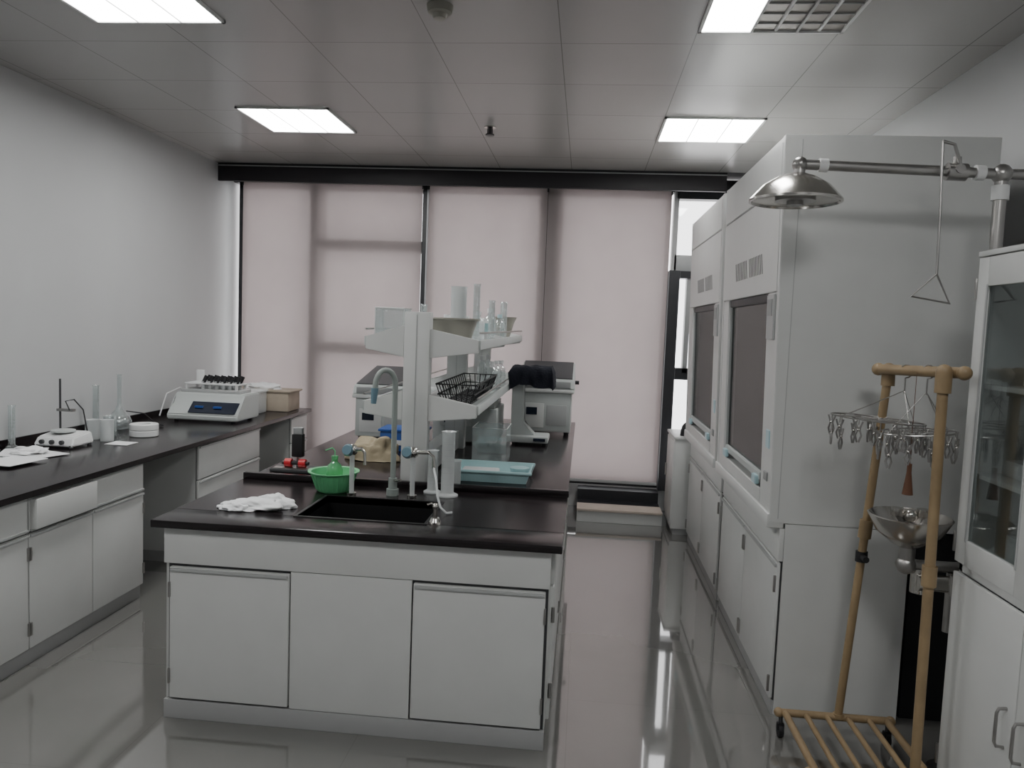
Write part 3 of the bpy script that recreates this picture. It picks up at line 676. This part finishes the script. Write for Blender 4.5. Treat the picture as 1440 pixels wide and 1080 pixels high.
b.cyl((1.235,Y,2.195),(1.30,Y,2.193),.03,'steel').cyl((1.268,Y,2.20),(1.268,Y,2.245),.014,'steel').cyl((1.268,Y-.035,2.20),(1.268,Y,2.20),.016,'steel')
b.tube([(1.268,Y-.03,2.21),(1.24,Y-.035,2.28),(1.20,Y-.035,2.29)],.006,'steel')
b.tube([(1.20,Y-.035,2.29),(1.21,Y-.035,2.05),(1.215,Y-.035,1.83)],.0045,'steel')
b.tube([(1.215,Y-.035,1.835),(1.135,Y-.035,1.755),(1.265,Y-.035,1.735)],.0055,'steel',closed=True)
zc=.965;xc=1.205
b.lathe((xc,Y,zc),[(.03,-.115),(.06,-.10),(.11,-.06),(.136,-.01),(.142,0),(.136,.003),(.105,-.05),(.05,-.09),(0,-.095)],'chrome',seg=48)
b.cyl((xc,Y,zc-.17),(xc,Y,zc-.10),.028,'steel').sph((xc,Y,zc-.18),.035,'steel').cyl((xc,Y,zc-.18),(xp,Y,zc-.18),.02,'steel')
for s_ in (-.045,.045):
    b.tube([(xc,Y,zc-.09),(xc+s_*.5,Y,zc-.03),(xc+s_,Y,zc+.005)],.01,'steel').cyl((xc+s_,Y,zc+.0),(xc+s_,Y,zc+.028),.022,'chrome')
b.sph((xc,Y,zc-.0),.026,'chrome')
b.cyl((xc+.05,Y,zc-.28),(xc+.05,Y,zc-.19),.03,'chrome').cyl((xc+.03,Y-.03,zc-.235),(xc+.16,Y-.03,zc-.235),.03,'chrome')
b.cyl((xc+.16,Y,zc-.42),(xc+.16,Y,zc-.2),.016,'steel')
b.done()

# ------------------------------------------------------------------ clothes rack
b=B('garment_rack')
F0=V((1.07,3.04,.115));F1=V((1.146,3.0,1.487));N0=V((1.205,2.66,.115));N1=V((1.193,2.66,1.50))
b.cyl(F0,F1,.0155,'bamboo').cyl(N0,N1,.017,'bamboo')
b.cyl(F1+V((-.03,.02,0)),N1+V((.05,-.03,0)),.019,'bamboo')
b.cyl(F1+V((0,0,.0)),F1+V((0,0,-.06)),.024,'bamboo').cyl(N1,N1+V((0,0,-.07)),.026,'bamboo').sph(F1+V((-.03,.02,0)),.024,'bamboo').sph(N1+V((.05,-.03,0)),.024,'bamboo').sph(N1,.026,'bamboo').sph(F1,.026,'bamboo')
for P0,P1,zz in ((F0,F1,.55),(N0,N1,.50)):
    a=P0+(P1-P0)*zz;u=(P1-P0).normalized();b.cyl(a-u*.035,a+u*.035,.024,'bamboo')
a=F0+(F1-F0)*.47;b.cyl(a+V((0,-.0,0)),a+V((.0,-.05,0)),.012,'blackm').cyl(a-V((0,0,.02)),a+V((0,0,.02)),.022,'blackm')
zb_=.10
for yy in (3.04,2.62):
    b.cyl((.84,yy,zb_),(1.27,yy,zb_),.015,'bamboo')
    for xx in (.84,1.27):b.sph((xx,yy,zb_),.019,'bamboo')
for xx in (.865,.945,1.025,1.105,1.185,1.255):
    b.cyl((xx,3.04,zb_),(xx,2.62,zb_),.0105 if .87<xx<1.25 else .014,'bamboo')
b.cyl((1.07,3.04,zb_),F0,.021,'bamboo').cyl((1.205,2.66,zb_),(1.205,2.62,zb_),.02,'bamboo')
for xx in (.85,1.26):
    for yy in (3.04,2.62):
        b.cyl((xx,yy,.04),(xx,yy,.10),.008,'dark').cyl((xx-.009,yy,.028),(xx+.009,yy,.028),.0275,'blackm').box((xx-.014,yy-.012,.03),(xx+.014,yy+.012,.058),'blackm',.004)
b.done()
def peg_hanger(cx,cy,cz,R,hook,seed,n=12,tilt=0):
    b=B('clip_hanger');rnd=random.Random(seed)
    T=lambda a,rr:(cx+rr*math.cos(a),cy+rr*math.sin(a)*.8,cz+tilt*rr*math.cos(a)/R)
    b.tube([T(2*math.pi*i/32,R) for i in range(32)],.0032,'steel',seg=6,closed=True)
    b.tube([T(2*math.pi*i/24,R*.5) for i in range(24)],.0024,'steel',seg=6,closed=True)
    for i in range(3):
        a=i*math.pi/3;b.tube([T(a,R),T(a,0),T(a+math.pi,R)],.0024,'steel',seg=6)
    hx,hy,hz=hook
    for i in range(4):
        a=i*math.pi/2+.4;b.tube([T(a,R),(hx,hy,hz-.07)],.0014,'steel',seg=5)
    b.tube([(hx,hy,hz-.08),(hx,hy,hz-.045)]+[(hx+.024*math.sin(t)*1,hy,hz-.0-.024*math.cos(t)) for t in [0,.5,1,1.6,2.2,2.8,3.3,3.9]],.0028,'steel',seg=6)
    for i in range(n+5):
        if i<n:a=2*math.pi*i/n;rr=R
        else:a=2*math.pi*(i-n)/5+.3;rr=R*.5
        p=V(T(a,rr));ph=rnd.uniform(0,3.1);l=rnd.uniform(.0,.04)
        b.tube([p,p+V((0,0,-.018-l))],.002,'steel',seg=5)
        q=p+V((0,0,-.02-l));d=V((math.cos(ph),math.sin(ph),0))
        for s_ in (-1,1):
            b.tube([q+d*.013*s_+V((0,0,.014)),q+d*.003*s_+V((0,0,-.014)),q+d*.010*s_+V((0,0,-.036)),q+d*.002*s_+V((0,0,-.06))],.0038,'steel',seg=5)
        b.sph(q+V((0,0,-.014)),.007,'chrome',seg=8)
    return b.done()
peg_hanger(1.075,2.88,1.31,.16,(1.16,2.88,1.488),1,14,-.01)
peg_hanger(1.20,2.84,1.275,.13,(1.185,2.76,1.494),2,12,.01)
b=B('brush_tassel');b.tube([(1.165,2.80,1.25),(1.165,2.80,1.16)],.002,'brown').cyl((1.165,2.80,1.13),(1.165,2.80,1.165),.008,'brown').cyl((1.165,2.80,1.055),(1.165,2.80,1.135),.018,'brown',r2=.008)
b.tube([(1.165,2.80,1.25),(1.165,2.80,1.49)],.0012,'brown',seg=5);b.done()

# ------------------------------------------------------------------ world + camera
w=bpy.data.worlds.new('sky');bpy.context.scene.world=w;w.use_nodes=True
bg=w.node_tree.nodes['Background'];bg.inputs[0].default_value=(1,.975,.985,1);bg.inputs[1].default_value=4.2
f=1075.6;p=.077;a=.092;r=.039
fw=V((-math.sin(a)*math.cos(p),math.cos(a)*math.cos(p),-math.sin(p)))
rt=V((math.cos(a),math.sin(a),0));up=rt.cross(fw)
rt2=rt*math.cos(r)+up*math.sin(r);up2=-rt*math.sin(r)+up*math.cos(r)
cam=bpy.data.cameras.new('camera');co=bpy.data.objects.new('camera',cam);bpy.context.scene.collection.objects.link(co)
m=Matrix((rt2,up2,-fw)).transposed().to_4x4();m.translation=V((0,0,1.6));co.matrix_world=m
cam.sensor_width=36;cam.lens=f/1440*36;cam.clip_start=.05
bpy.context.scene.camera=co
